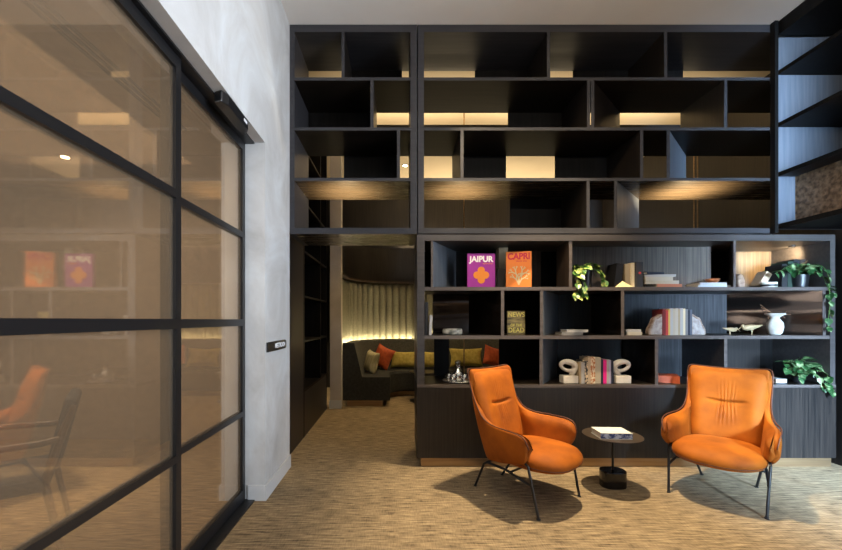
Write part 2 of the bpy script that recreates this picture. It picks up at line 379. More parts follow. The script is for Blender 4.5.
# left bay, bridging the passage
bs = (xf(288), YF, zf(234))
ul = thing('wall_bookcase', bs, 'narrow upper bookcase bay of dark oak bridging the passage to the lounge', 'bookcase')
x0,x1 = xf(288), xf(417)
fr = MB().box(x0,xf(294.5),YF,YB,zf(234),HC-.003).box(xf(410.5),x1,YF,YB,zf(234),HC-.003)
fr.box(xf(294.5),xf(410.5),YF,YB,zf(32),HC-.003)
fr.build('frame', M['frame'], ul, base=bs)
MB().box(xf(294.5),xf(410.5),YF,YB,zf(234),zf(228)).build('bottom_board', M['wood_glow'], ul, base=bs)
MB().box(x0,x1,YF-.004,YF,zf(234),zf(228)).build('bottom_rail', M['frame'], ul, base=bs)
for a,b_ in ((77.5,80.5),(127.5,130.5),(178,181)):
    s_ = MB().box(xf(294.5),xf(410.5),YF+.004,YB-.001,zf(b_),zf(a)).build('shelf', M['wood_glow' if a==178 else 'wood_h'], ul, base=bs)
    MB().box(xf(294.5),xf(410.5),YF-.002,YF+.004,zf(b_),zf(a)).build('edge_strip', M['frame'], s_)
    s_.children[0].data.transform(Matrix.Translation([-c for c in bs]))
for fp, r in ((343,0),(372,1),(398.5,2)): divider(ul, bs, fp, None, *ROWZ[r], M['wood_v'])
for p0,p1,r in ((344,402,0),(308,372,1),(344,399,2)): back(ul, bs, p0, p1, *ROWZ[r], M['blackwall'])
# right bay
bs = (xf(418), YF, zf(233.5))
ur = thing('wall_bookcase', bs, 'wide upper bookcase bay of dark oak above the display shelves', 'bookcase')
fr = MB().box(xf(418),xf(424),YF,YB,zf(233.5),HC-.003).prism([(xf(424),YF),(xf(776),YF),(3.88,YB),(xf(424),YB)], zf(32), HC-.003)
fr.build('frame', M['frame'], ur, base=bs)
def rshelf(z0, z1, pr=770):
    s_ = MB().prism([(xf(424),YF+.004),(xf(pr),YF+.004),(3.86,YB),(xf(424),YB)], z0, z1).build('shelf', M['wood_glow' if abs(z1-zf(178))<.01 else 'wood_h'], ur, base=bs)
    MB().box(xf(424),xf(pr),YF-.002,YF+.004,z0,z1).build('edge_strip', M['frame'], s_, base=bs)
for a,b_ in ((77.5,80.5),(127.5,130.5),(178,181)): rshelf(zf(b_), zf(a))
rshelf(zf(233.5), zf(228))
for fp,bp,r,mt in ((548.5,None,0,'wood_v'),(665.5,None,0,'wood_v'),(588.5,None,1,'wood_v'),(592.5,618,1,'wood_v'),(725.5,None,1,'wood_v'),
                (462,None,2,'wood_v'),(641.5,None,2,'wood_v'),(668,684,2,'blue_lit'),(588,None,3,'wood_v'),(615.5,637,3,'blue_lit')):
    divider(ur, bs, fp, bp, *ROWZ[r], M[mt])
for p0,p1,r in ((475,547,0),(573,683,0),(508,590,1),(463.5,506,2),(555,640,2),(510,580,3)):
    back(ur, bs, p0, p1, *ROWZ[r], M['blackwall'])

# lower display unit with cupboards
bs = (xf(417), YF, 0)
lo = thing('display_unit', bs, 'dark oak display unit with open shelves over closed cupboards behind the orange armchairs', 'shelving')
XE = xf(834)
ZT0, ZT1 = zf(241), zf(234.8)
fr = MB().box(xf(417),xf(424.5),YF-.01,YB,zf(387),ZT1).box(xf(829),XE,YF-.01,YB,zf(387),ZT1).box(xf(424.5),xf(829),YF-.01,YB,ZT0,ZT1)
fr.build('frame', M['edge2'], lo, base=bs)
for a,b_,yf in ((287,290.5,YF-.005),(335.5,339,YF-.005),(384.5,387.3,YF-.016)):
    e0, e1 = (xf(424.5), xf(829)) if a < 384 else (xf(417), XE)
    s_ = MB().box(e0,e1,YF,YB,zf(b_),zf(a)).build('shelf', M['wood_h'], lo, base=bs)
    MB().box(e0,e1,yf,YF,zf(b_),zf(a)).build('edge_strip', M['edge'], s_, base=bs)
RA,RB,RC = (zf(287),ZT0),(zf(335.5),zf(290.5)),(zf(384.5),zf(339))
divider(lo, bs, 432, 455, *RA, M['blue_lit'], th=.018)
divider(lo, bs, 570.5, None, *RA, M['wood_brown'], yb=3.78)
divider(lo, bs, 734.5, 727, *RA, M['frame'], th=.022)
divider(lo, bs, 502.5, 470, *RB, M['gloss'])
divider(lo, bs, 541.5, 556, *RB, M['blue_lit'])
divider(lo, bs, 622.5, None, *RB, M['gloss'])
divider(lo, bs, 824, 724, *RB, M['gloss'])
divider(lo, bs, 541, 556, *RC, M['blue_lit'])
divider(lo, bs, 656.5, None, *RC, M['gloss'])
divider(lo, bs, 725.5, None, *RC, M['frame'])
for p0,p1,r,mt,y in ((424,510,RA,'blackwall',YB-.008),(510,541,RA,'wood_brown',YB-.05),(538,572,RA,'blackwall',YB-.008),(560,711,RA,'wood_lit',3.78),(690,727,RA,'blackwall',YB-.008),(727,824,RA,'wood_lamplit',YB-.008),
                     (433,503,RB,'gloss',YB-.008),(503,541,RB,'blackwall',YB-.008),(541,591,RB,'wood_v',YB-.008),(600,727,RB,'daylit_oak',YB-.03),(724,824,RB,'blackwall',YB-.008),
                     (434,449,RC,'blackwall',YB-.008),(499,552,RC,'blackwall',YB-.008),(552,622,RC,'wood_v',YB-.03),(622,690,RC,'daylit_oak',YB-.03),(690,724,RC,'blackwall',YB-.02),(724,760,RC,'wood_v',YB-.02),(760,824,RC,'blackwall',YB-.02)):
    back(lo, bs, p0, p1, *r, M[mt], y)
MB().box(xb(424),xb(829),YB-.02,YB,.08,zf(387.3)-.001).box(xf(417),xf(420),YF,YB-.02,.08,zf(387.3)-.001).box(XE-.03,XE,YF,YB-.02,.08,zf(387.3)-.001).build('carcass', M['wood_v'], lo, base=bs)
ds = [417,521,624,727,834]
for a,b_ in zip(ds,ds[1:]):
    MB().box(xf(a)+.001,xf(b_)-.001,YF-.018,YF-.001,.083,zf(387.5)).build('cupboard_door', M['wood_v'], lo, base=bs)
MB().box(xf(421),XE-.02,YF+.005,YB-.03,0,.08).build('plinth', M['brass'], lo, base=bs)
# warm strip light tucked under the top board of the right cubby
MB().lathe([(.028,-.001),(.028,-.012),(.02,-.012)],(X(792,3.72),3.72,ZT0)).build('shelf_light', M['black'], lo, base=bs)
lamp('shelf_light_lamp','SPOT',(X(792,3.72),3.72,ZT0-.03),(X(785,4.0),4.3,ZT0-.25),22,WARM,spot_size=math.radians(150),spot_blend=.9,shadow_soft_size=.02)

# right-hand unit running towards the camera, above head height
SX = xf(777)
bs = (SX, 1.0, zf(228))
rt = thing('side_bookcase', bs, 'upper bookcase of dark oak on the side wall with cool daylight on its end panel', 'bookcase')
MB().box(SX-.025,XR-.002,1.0,YF-.03,HC-.12,HC-.003).build('top_board', M['blackwall'], rt, base=bs)
zs = [(71.5,75.2),(123.5,127.3),(173,176.8),(224.5,229)]
for a,b_ in zs:
    MB().box(SX,XR-.002,1.0,YF-.003,zf(b_),zf(a)).build('shelf', M['blackwall'], rt, base=bs)
MB().box(SX-.065,SX-.035,YF-.05,YF-.005,zf(234),HC-.003).build('post', M['blackwall'], rt, base=bs)
MB().box(SX,XR-.002,YF-.002,YF+.02,zf(229),HC-.003).build('end_panel', M['blue_lit'], rt, base=bs)
MB().box(SX,XR-.002,1.0,1.025,zf(229),HC-.12).build('end_panel', M['wood_v'], rt, base=bs)
M['hammered'] = noise_mat('hammered_bronze', (.10,.06,.03), (.32,.20,.11), (1,1.0,1), 26, 3, .45, metal=.5, bump=.9, bdist=.012)
MB().box(X(795,YF),X(795,YF)+.02,2.6,YF-.003,zf(224.5),zf(176.8)).build('hammered_panel', M['hammered'], rt, base=bs)

# ceiling spots (the fixtures of the lamps above)
spot_proto = None
SP = [(1.46,3.0,'adjustable black ceiling spot above the small round table',HC),(2.5,2.2,'black ceiling spot above the far armchair, nearer the camera side',HC),
      (.55,1.6,'black ceiling spot aimed at the bookcase',HC),(-.2,1.8,'black ceiling spot beside the plaster wall',HC),
      (.12,6.68,'bright round downlight in the lounge ceiling seen through the narrow bay',HC),(.5,4.9,'lounge downlight just behind the bookcase',HC),(1.4,6.3,'lounge downlight over the curved banquette',HC)]
for i,(x,y,lb,z) in enumerate(SP):
    t = thing('ceiling_downlight', (x,y,z), lb, 'downlight')
    MB().lathe([(.05,0),(.055,-.004),(.055,-.01),(.042,-.01)]).build('trim_ring', M['black'], t, smooth=False)
    MB().lathe([(.036,-.010),(.036,-.013)]).build('lens', M['bulb'], t)

t = thing('added_uplight_bar', (1.6,.2,3.06), 'slim black up-light bar added out of view to brighten the front ceiling', 'added lamp')  # unseen bar added as a body for the ceiling fill
MB().box(-1.15,1.15,-.035,.035,0,.035).build('body', M['black'], t)
for sx in (-1,1): MB().tube([(sx*1.05,0,.035),(sx*1.05,0,HC-3.06-.001)],.002,6).build('suspension_wire', M['black'], t)

t = thing('added_uplight_bar', (1.4,4.7,3.57), 'slim black up-light bar added out of view to brighten the lounge ceiling', 'added lamp')  # unseen bar added as a body for the extra lounge fill
MB().box(-2.15,2.15,-.035,.035,0,.035).build('body', M['black'], t)
for sx in (-1,1): MB().tube([(sx*2.0,0,.035),(sx*2.0,0,HC-3.57-.001)],.002,6).build('suspension_wire', M['black'], t)

# unseen up-lights added on the lower boards for a warm glow on the board above
for px,lb in ((347,'unseen brass up-light added on the lowest board of the narrow bay'),(462,'unseen brass up-light added beside the bay post'),(690,'unseen brass up-light added near the right end of the wide bay')):
    x = X(px,3.75); z = zf(228)
    t = thing('added_shelf_uplight', (x,3.8,z), lb, 'lamp')
    MB().lathe([(.03,0),(.03,.02),(.024,.02)]).build('housing', M['brass'], t)
    MB().lathe([(.023,.0195),(.023,.0205)]).build('lens', M['bulb'], t)
    lamp('shelf_glow_fill','SPOT',(x,3.8,z+.03),(x,3.85,z+1),240 if px==690 else 130,WARM,spot_size=math.radians(120),spot_blend=1,shadow_soft_size=.02)

# ------------------------------------------------------------------ lounge behind
struct('trim_column', MB().box(X(330,5.8), X(341,5.8), 5.8, 5.96, .0, HC-.001), M['column'])
struct('baseboard_column', MB().box(X(330,5.8)-.006, X(341,5.8)+.006, 5.79, 5.80, 0, .12), M['baseboard'])
bs = (-1.04, 4.36, 0)
t = thing('passage_bookcase', bs, 'black tall bookcase lining the passage to the lounge', 'bookcase')
MB().box(-1.41,-1.04,4.36,4.40,.0,HC-.003).box(-1.41,-1.04,5.74,5.78,0,HC-.003).box(-1.41,-1.39,4.4,5.74,0,HC-.003).build('frame', M['blackwall'], t, base=bs)
MB().box(-1.39,-1.04,5.30,5.33,.5,HC-.1).build('divider', M['blackwall'], t, base=bs)
for z in (.5,1.05,1.55,2.05,2.6,3.2): MB().box(-1.39,-1.04,4.4,5.74,z,z+.025).build('shelf', M['blackwall'], t, base=bs)
MB().box(-1.06,-1.04,4.4,5.74,.0,.5).build('cupboard_front', M['wood_v'], t, base=bs)

R_ = 1.0
def path(n_arc=26, xr=3.3, y0=5.96):
    P = [((-.83, y0+ (6.4-y0)*i/6), (1,0)) for i in range(7)]
    for i in range(1,n_arc+1):
        a = math.pi/2*i/n_arc
        P.append(((.17-R_*math.cos(a), 6.4+R_*math.sin(a)), (math.cos(a),-math.sin(a))))
    for i in range(1,25): P.append(((.17+(xr-.17)*i/24, 7.4), (0,-1)))
    return P
def sweep(P, prof, closed=True):
    G = [[(p[0]+n[0]*d, p[1]+n[1]*d, z) for d,z in prof] + ([(p[0]+n[0]*prof[0][0], p[1]+n[1]*prof[0][0], prof[0][1])] if closed else []) for p,n in P]
    m = MB().grid(G)
    k = len(prof)
    if closed:
        m.add(G[0][:k], [tuple(range(k))]); m.add(G[-1][:k], [tuple(range(k-1,-1,-1))])
    return m
M['velvet_dark'] = noise_mat('charcoal_velvet', (.012,.013,.012), (.026,.027,.024), (1,1,1), 30, 3, .75, sheen=.4)
M['velvet_grey'] = noise_mat('grey_green_upholstery', (.055,.055,.045), (.085,.085,.07), (1,1,1), 40, 3, .85, sheen=.2)
M['flute'] = noise_mat('sage_channel_upholstery', (.22,.215,.15), (.28,.27,.19), (1,1,1), 40, 3, .8)
bs = (-.83, 5.96, 0)
bq = thing('curved_banquette', bs, 'long curved charcoal banquette below the lit channel-padded wall', 'banquette seat')
P = path()
sweep(P, [(.06,0),(.60,0),(.60,.09),(.06,.09)]).build('plinth', M['brass'], bq, base=bs)
sweep(P, [(.02,.09),(.68,.09),(.70,.12),(.70,.40),(.68,.44),(.22,.44),(.02,.44)]).build('seat', M['velvet_dark'], bq, base=bs, smooth=False)
sweep(P, [(.045,.44),(.28,.44),(.24,.60),(.15,.93),(.12,.955),(.045,.955)]).build('backrest', M['velvet_grey'], bq, base=bs, smooth=False)
MB().box(-.83,-.12,5.94,5.959,.09,.44).prism_y([(-.83,.44),(-.54,.44),(-.66,.955),(-.83,.955)],5.94,5.959).build('end_panel', M['velvet_dark'], bq, base=bs)
# seat cushion seams
for k in (20,33,45):
    p,n = P[k]
    MB().tube([(p[0]+n[0]*.25,p[1]+n[1]*.25,.443),(p[0]+n[0]*.69,p[1]+n[1]*.69,.443),(p[0]+n[0]*.703,p[1]+n[1]*.703,.12)], .005, 6).build('seam', M['black'], bq, base=bs)

# lit, channel-padded wall above the banquette
bs = (-.9, 5.96, .96)
cw = thing('channel_padded_wall', bs, 'curved sage wall panel of upright padded channels glowing from a cove at its foot', 'wall panel')
Pf = path(n_arc=26)
# resample the path finely
pts = [p for p,_ in Pf]; nrm = [n for _,n in Pf]
Ls = [0]
for a,b_ in zip(pts,pts[1:]): Ls.append(Ls[-1]+math.dist(a,b_))
G = []; W = .125; step = .0125; n_ = int(Ls[-1]/step)
for i in range(n_+1):
    s_ = i*step; x = np.interp(s_, Ls, [p[0] for p in pts]); y = np.interp(s_, Ls, [p[1] for p in pts])
    nx = np.interp(s_, Ls, [n[0] for n in nrm]); ny = np.interp(s_, Ls, [n[1] for n in nrm])
    u = (s_ % W)/W*2-1; c = math.sqrt(max(0,1-u*u))
    col = []
    for z,k in ((.90,.3),(.93,.8),(1.05,1),(1.5,1),(1.86,1),(1.92,.9),(1.955,.6),(1.975,.0)):
        ztop = z
        if z > 1.8: ztop = 1.86 + (z-1.86)*(.35+.65*c)
        d = -.10 + .085*c*k
        col.append((x+nx*d, y+ny*d, ztop))
    G.append(col)
MB().grid(G).build('channels', M['flute'], cw, base=bs, smooth=True)
sweep(Pf, [(-.20,.955),(-.10,.955),(-.10,2.02),(-.20,2.02)]).build('backing', M['flute'], cw, base=bs)
sweep(Pf, [(-.20,1.985),(.02,1.985),(.02,2.015),(-.20,2.015)]).build('top_rail', M['wood_brown'], cw, base=bs)
sweep(Pf, [(.01,.90),(.03,.90),(.03,.91),(.01,.91)]).build('cove_light', M['cove'], cw, base=bs)
sweep(Pf, [(-.19,2.02),(-.04,2.02),(-.04,2.62),(-.19,2.62)]).build('upper_panelling', M['wood_v'], cw, base=bs)

# thin brass rods
for px,y in ((464,5.0),(694,5.0),(697.5,5.0)):
    lb = {464:'single slim brass rod in the lounge seen through the wide bay',694:'slim brass rod of the close pair in the lounge, further from the side wall',697.5:'slim brass rod of the close pair in the lounge, nearer the side wall'}[px]
    o = MB().tube([(0,0,0),(0,0,HC-.002)], .008, 8).build('brass_rod', M['brass'], at=(X(px,y),y,0)); tag(o, lb, 'rod')

# cushions
def cushion_mesh(w,h,d,n=14,pinch=.12):
    G1=[]; G2=[]
    for i in range(n+1):
        r1=[];r2=[]
        for j in range(n+1):
            u=i/n*2-1; v=j/n*2-1
            e=(1-u**4)*(1-v**4); t_=d/2*(max(e,0)**.5)
            sx=1-pinch*(1-v*v); sz=1-pinch*(1-u*u)
            r1.append((u*w/2*sx,-t_,v*h/2*sz)); r2.append((u*w/2*sx,t_,v*h/2*sz))
        G1.append(r1);G2.append(r2)
    return MB().grid(G1).grid(G2,flip=True)
def cushion(x,y,z,w,h,rz,tilt,roll,mat,lb):
    o = cushion_mesh(w,h,.15).build('scatter_cushion', mat, base=(0,0,0), smooth=True)
    o.location=(x,y,z); o.rotation_euler=(tilt,roll,rz)
    tag(o, lb, 'cushion', None)
M['mustard']=noise_mat('mustard_velvet',(.42,.33,.06),(.58,.47,.12),(1,1,1),20,3,.75,sheen=.3)
M['red']=noise_mat('rust_red_velvet',(.42,.07,.02),(.58,.11,.03),(1,1,1),20,3,.75,sheen=.3)
M['beige']=noise_mat('beige_linen',(.40,.36,.20),(.60,.54,.36),(6,.5,1),8,3,.85)
cushion(-.43,6.45,.62,.36,.36,-1.05,-.22,.12,M['beige'],'striped beige cushion near the open end of the banquette')
cushion(-.26,6.86,.66,.38,.38,-.6,-.25,.35,M['red'],'rust red cushion in the curve of the banquette beside the beige one')
cushion(.12,7.0,.60,.52,.30,-.1,-.3,.0,M['mustard'],'mustard lumbar cushion on the banquette seen at the passage edge')
cushion(.58,6.98,.60,.50,.30,0,-.3,.05,M['mustard'],'mustard cushion seen through the lowest shelf beside the unit post')
cushion(1.2,6.98,.64,.60,.34,.05,-.3,.0,M['mustard'],'wide mustard cushion seen behind the glass decanter')
cushion(1.66,6.95,.66,.36,.36,.3,-.25,.3,M['red'],'rust red cushion seen over the back of the left armchair')
# low round table in the lounge
t = thing('round_side_table', (.42,6.35,0), 'low black round table in the lounge beyond the passage', 'side table')
MB().lathe([(.23,0),(.23,.012),(.03,.02)]).build('base', M['black'], t)
MB().tube([(0,0,.015),(0,0,.45)],.018,12).build('pole', M['black'], t)
MB().lathe([(.22,.45),(.24,.455),(.24,.47)],n=40).build('table_top', M['black'], t)

# ------------------------------------------------------------------ meeting room furniture (behind the glass)
M['darkfabric']=noise_mat('slate_fabric',(.03,.035,.045),(.06,.065,.08),(1,1,1),50,3,.9)
M['walnut']=noise_mat('dark_walnut',(.05,.03,.02),(.10,.06,.04),(1,1,.1),30,4,.4)
t = thing('meeting_chair', (-2.16,2.12,0), 'dark wood armchair with slate upholstery behind the glass doors', 'chair', rz=math.radians(126))
for sx in (-1,1):
    MB().tube([(sx*.25,.22,.0),(sx*.26,.20,.45),(sx*.27,.18,.66)],[.013,.02,.016],8).build('leg', M['walnut'], t)
    MB().tube([(sx*.23,-.30,.0),(sx*.23,-.22,.45),(sx*.23,-.30,.72),(sx*.23,-.34,.84)],[.013,.02,.018,.014],8).build('leg', M['walnut'], t)
    MB().tube([(sx*.27,.20,.655),(sx*.28,.0,.665),(sx*.25,-.2,.66),(sx*.235,-.29,.67)],.018,8).build('armrest', M['walnut'], t)
MB().box(-.25,.25,-.24,.25,.40,.48).build('seat', M['darkfabric'], t, bevel=.03)
m = MB().box(-.22,.22,-.03,.03,-.19,.20); m.xform(Matrix.Translation((0,-.285,.68)) @ Matrix.Rotation(.22,4,'X')); m.build('backrest', M['darkfabric'], t, bevel=.025)
t = thing('meeting_table', (-3.35,2.3,0), 'round dark wood meeting table behind the glass doors', 'table')
MB().lathe([(.50,.70),(.55,.715),(.55,.735)],n=48).build('table_top', M['walnut'], t)
MB().lathe([(.3,0),(.3,.02),(.05,.04),(.05,.70),(.2,.70)],n=32).build('pedestal', M['black'], t)
for k,(x0_) in enumerate((-1.62,-1.66,-1.70)):
    o = MB().box(0,.018,0,1.5,-.012,0).build('slot_diffuser', M['black'], at=(x0_,1.5,2.749)); tag(o, ['black ceiling slot nearest the glass doors','middle one of three black ceiling slots behind the glass','black ceiling slot furthest from the glass doors'][k], 'air vent', None)
for x,y,lb in ((-2.66,3.25,'higher of the two meeting room downlights'),(-2.95,3.5,'lower of the two meeting room downlights')):
    t = thing('meeting_downlight',(x,y,2.75),lb,'downlight')
    MB().lathe([(.05,0),(.05,-.008),(.04,-.008)]).build('trim_ring', M['black'], t)
    MB().lathe([(.032,-.008),(.032,-.011)]).build('lens', M['bulb'], t)

# ------------------------------------------------------------------ armchairs
def velvet(name, c1, c2):
    m = noise_mat(name, c1, c2, (1,1,1), 5, 6, .72, bump=.12, lo=.3, hi=.7, bdist=.006)
    b = m.node_tree.nodes['Principled BSDF']
    b.inputs['Sheen Weight'].default_value=.12; b.inputs['Sheen Roughness'].default_value=.35; b.inputs['Sheen Tint'].default_value=(1,.45,.12,1)
    b.inputs['Specular IOR Level'].default_value=.25
    return m
M['orange']=velvet('burnt_orange_velvet',(.21,.050,.002),(.45,.120,.005))
M['pipe']=plain('dark_brown_piping',(.10,.03,.012),.6)
def crom(P, n):
    P=[Vector(p) for p in P]; out=[]; k=len(P)-1
    for i in range(n+1):
        s_=i/n*k; a=min(int(s_),k-1); t_=s_-a
        p0=P[max(a-1,0)];p1=P[a];p2=P[a+1];p3=P[min(a+2,k)]
        out.append(.5*((2*p1)+(-p0+p2)*t_+(2*p0-5*p1+4*p2-p3)*t_*t_+(-p0+3*p1-3*p2+p3)*t_**3))
    return out
TOP=[(0,-.340,.905),(.10,-.338,.908),(.19,-.327,.914),(.248,-.310,.916),(.264,-.292,.87),(.262,-.265,.77),(.258,-.225,.67),(.268,-.165,.59),(.290,-.09,.556),(.316,.0,.547),(.328,.09,.545),(.332,.175,.540),(.328,.238,.518),(.316,.266,.45)]
BOT=[(0,-.185,.25),(.07,-.185,.25),(.13,-.18,.25),(.18,-.172,.25),(.205,-.16,.25),(.222,-.145,.252),(.235,-.125,.256),(.247,-.095,.262),(.258,-.05,.27),(.27,.01,.28),(.28,.08,.295),(.288,.14,.31),(.295,.195,.33),(.30,.225,.345)]
def make_armchair(loc, rz, label):
    t = thing('lounge_armchair', loc, label, 'armchair', rz)
    nu, nv = 30, 8
    tp, bt = crom(TOP,nu), crom(BOT,nu)
    def col(i, sgn):
        c=[]
        for j in range(nv+1):
            w=j/nv; p=bt[i].lerp(tp[i],w)
            s_=i/nu; bow=math.sin(math.pi*w)*(.012+.022*max(0,(s_-.4)))
            ox = bow if s_>.3 else 0
            p=Vector((p.x+ox, p.y-(bow*.8 if s_<.45 else 0), p.z)); c.append((sgn*p.x,p.y,p.z))
        return c
    G=[col(i,-1) for i in range(nu,0,-1)]+[col(i,1) for i in range(nu+1)]
    sh=MB().grid(G).build('shell', M['orange'], t, smooth=True)
    md=sh.modifiers.new('solid','SOLIDIFY'); md.thickness=.042; md.offset=-1; md.use_even_offset=False
    md=sh.modifiers.new('sub','SUBSURF'); md.levels=2; md.render_levels=2
    # piping along the rim of the shell
    tp2=[(-p.x,p.y,p.z) for p in reversed(tp)][:-1]+[tuple(p) for p in tp]
    MB().tube([(x*1.006,y-.003,z+.003) for x,y,z in tp2], .0045, 6).build('piping', M['pipe'], t, smooth=True)
    for sg in (-1,1):
        Ga=[];Gc=[];m0=15
        for i in range(m0*2,nu*2+1):
            q=i/2; i0=int(q); fr_=q-i0; i1=min(i0+1,nu)
            ra=[];rc=[]
            for j in range(13):
                w=.12+.86*j/12; p=tp[i0].lerp(tp[i1],fr_); b0=bt[i0].lerp(bt[i1],fr_); p=b0.lerp(p,w)
                s_=q/nu; bow=math.sin(math.pi*w)*(.012+.022*max(0,(s_-.4)))
                e=(i-m0*2)/(nu*2-m0*2)
                hh=min(1,(tp[i0].z-bt[i0].z)/.2)
                puff=hh*math.sin(math.pi/2*min(1,e*2.2))*math.sqrt(max(0,1-max(0,(e-.5)/.5)**4))*max(0,1-abs(2*(j/12)-1)**3)**.6
                tdir=(tp[min(i0+1,nu)]-tp[max(i0-1,0)]); nin=Vector((-abs(tdir.y),0,0)) if True else None
                inw=Vector((-1,.12,0))
                off=.036+.052*puff
                ra.append((sg*(p.x+bow+inw.x*off),p.y+inw.y*off,p.z)); rc.append((sg*(p.x+bow+inw.x*.03),p.y,p.z))
            Ga.append(ra);Gc.append(rc)
        Ga=[Gc[0]]+Ga+[Gc[-1]]
        MB().grid(Ga,flip=sg<0).grid(Gc,flip=sg>0).build('arm_pad', M['orange'], t, smooth=True)
    # padded back with a crease and gathers
    nx,nz=170,90; Gf=[];Gb=[]
    for i in range(nx+1):
        u=i/nx*2-1; rf=[];rb=[]
        for j in range(nz+1):
            w=j/nz; z=.33+(.895-.33)*w
            hw=np.interp(z,[.33,.45,.6,.75,.88,.9],[.225,.232,.236,.242,.246,.244])
            x=u*hw
            yo=np.interp(z,[.25,.905],[-.185,-.340])+.045 + .015*(u*u)
            puff=max(0,(1-abs(u)**5))**.6*max(0,1-abs(2*w-1)**8)**.5
            y=yo-.012+.075*puff*(1-.25*w)
            # side bolsters swell slightly, centre is drawn in
            y+= .016*math.exp(-((abs(u)-.72)/.22)**2)*math.sin(math.pi*min(1,w*1.05))
            cz=z-.665-.012*(1-(x/.12)**2 if abs(x)<.12 else 0)*-1
            wx=1/(1+math.exp((abs(x)-.105)/.012))
            y-= .024*wx*math.exp(-(cz/.011)**2)
            y-= .012*math.exp(-(x/.16)**2)*math.exp(-((z-.66)/.13)**2)
            fan=x/(1+.5*abs(z-.665)/.2)
            env=math.exp(-(x/.060)**4)*(math.exp(-((z-.60)/.085)**2) if z<.665 else .65*math.exp(-((z-.70)/.085)**2))
            y+= .0062*env*math.sin(fan*2*math.pi/.019)*(.7+.3*math.sin(fan*90))
            rf.append((x,y,z)); rb.append((x,min(y,yo-.012),z))
        Gf.append(rf);Gb.append(rb)
    MB().grid(Gf,flip=True).grid(Gb).build('back_cushion', M['orange'], t, smooth=True)
    # seat
    n=64; rings=[]
    prof=[(.0,.415),(.35,.417),(.62,.413),(.80,.403),(.92,.387),(.98,.366),(1.0,.345),(.985,.325),(.94,.305),(.85,.293),(.6,.288),(0,.288)]
    G=[]
    for k in range(n+1):
        a=2*math.pi*k/n; cs,sn=math.cos(a),math.sin(a)
        e=2/2.7
        ux=abs(cs)**e*(1 if cs>0 else -1); uy=abs(sn)**e*(1 if sn>0 else -1)
        c=[]
        for r,z in prof:
            x=.283*ux*r*(1-.10*(1-uy*r)/2 if True else 1); y=.128+.283*uy*r
            zz=z+ (.004 if z>.35 else -.010)*0 - .018*max(0,(y-.25)/.18)**2 -.010
            c.append((x,y,zz))
        G.append(c)
    st=MB().grid(G).build('seat_cushion', M['orange'], t, smooth=True)
    MB().tube([(G[k][7][0]*1.0,G[k][7][1],G[k][7][2]) for k in range(n+1)],.0035,6).build('piping', M['pipe'], t, smooth=True)
    # steel frame
    for sx in (-1,1):
        MB().tube([(sx*.27,.303,.0),(sx*.272,.303,.006),(sx*.272,.303,.007),(sx*.285,.235,.33),(sx*.28,.20,.35)],[.014,.014,.009,.009,.009],10).build('leg', M['black'], t, smooth=False)
        MB().tube([(sx*.172,-.303,.0),(sx*.172,-.303,.006),(sx*.173,-.302,.007),(sx*.215,-.185,.215),(sx*.225,-.14,.245)],[.014,.014,.009,.009,.009],10).build('leg', M['black'], t)
        MB().tube([(sx*.225,-.15,.240),(sx*.25,.03,.245),(sx*.278,.262,.205)],.009,8).build('side_rail', M['black'], t)
    MB().tube([(-.222,-.15,.240),(.222,-.15,.240)],.008,8).build('cross_rail', M['black'], t)
    MB().tube([(-.255,.08,.243),(.255,.08,.243)],.008,8).build('cross_rail', M['black'], t)
    return t
A = make_armchair((.932,2.972,0), math.atan2(-.63,-.777), 'burnt orange velvet lounge armchair turned side-on, in front of the decanter shelf')
B = copy_tree(A); B.location=(2.447,2.987,0); B.rotation_euler=(0,0,math.atan2(.73,-.683))
B['label']='burnt orange velvet lounge armchair facing the camera, by the trailing plant'
for o in (A,B): o['group']='orange lounge armchairs'

# ------------------------------------------------------------------ side table with book
t = thing('round_side_table', (1.68,3.09,0), 'small round bronze-topped side table between the two orange armchairs', 'side table')
pl=[(.095*(abs(math.cos(a))**.75)*(1 if math.cos(a)>0 else -1), .075*(abs(math.sin(a))**.8)*(1 if math.sin(a)>0 else -1)) for a in np.linspace(0,2*math.pi,40,endpoint=False)]
MB().prism(pl,0,.13).build('base_block', M['glossblack'], t, bevel=.008)
MB().tube([(0,0,.129),(0,0,.402)],.009,12).build('pole', M['black'], t)
MB().lathe([(.05,.396),(.10,.402),(.212,.408),(.212,.412),(.0,.412)],(-.022,-.03,0),n=64).build('table_top', noise_mat('dark_bronze_table_top',(.05,.036,.024),(.075,.054,.036),(1,1,1),6,3,.4,metal=.3), t, smooth=False)

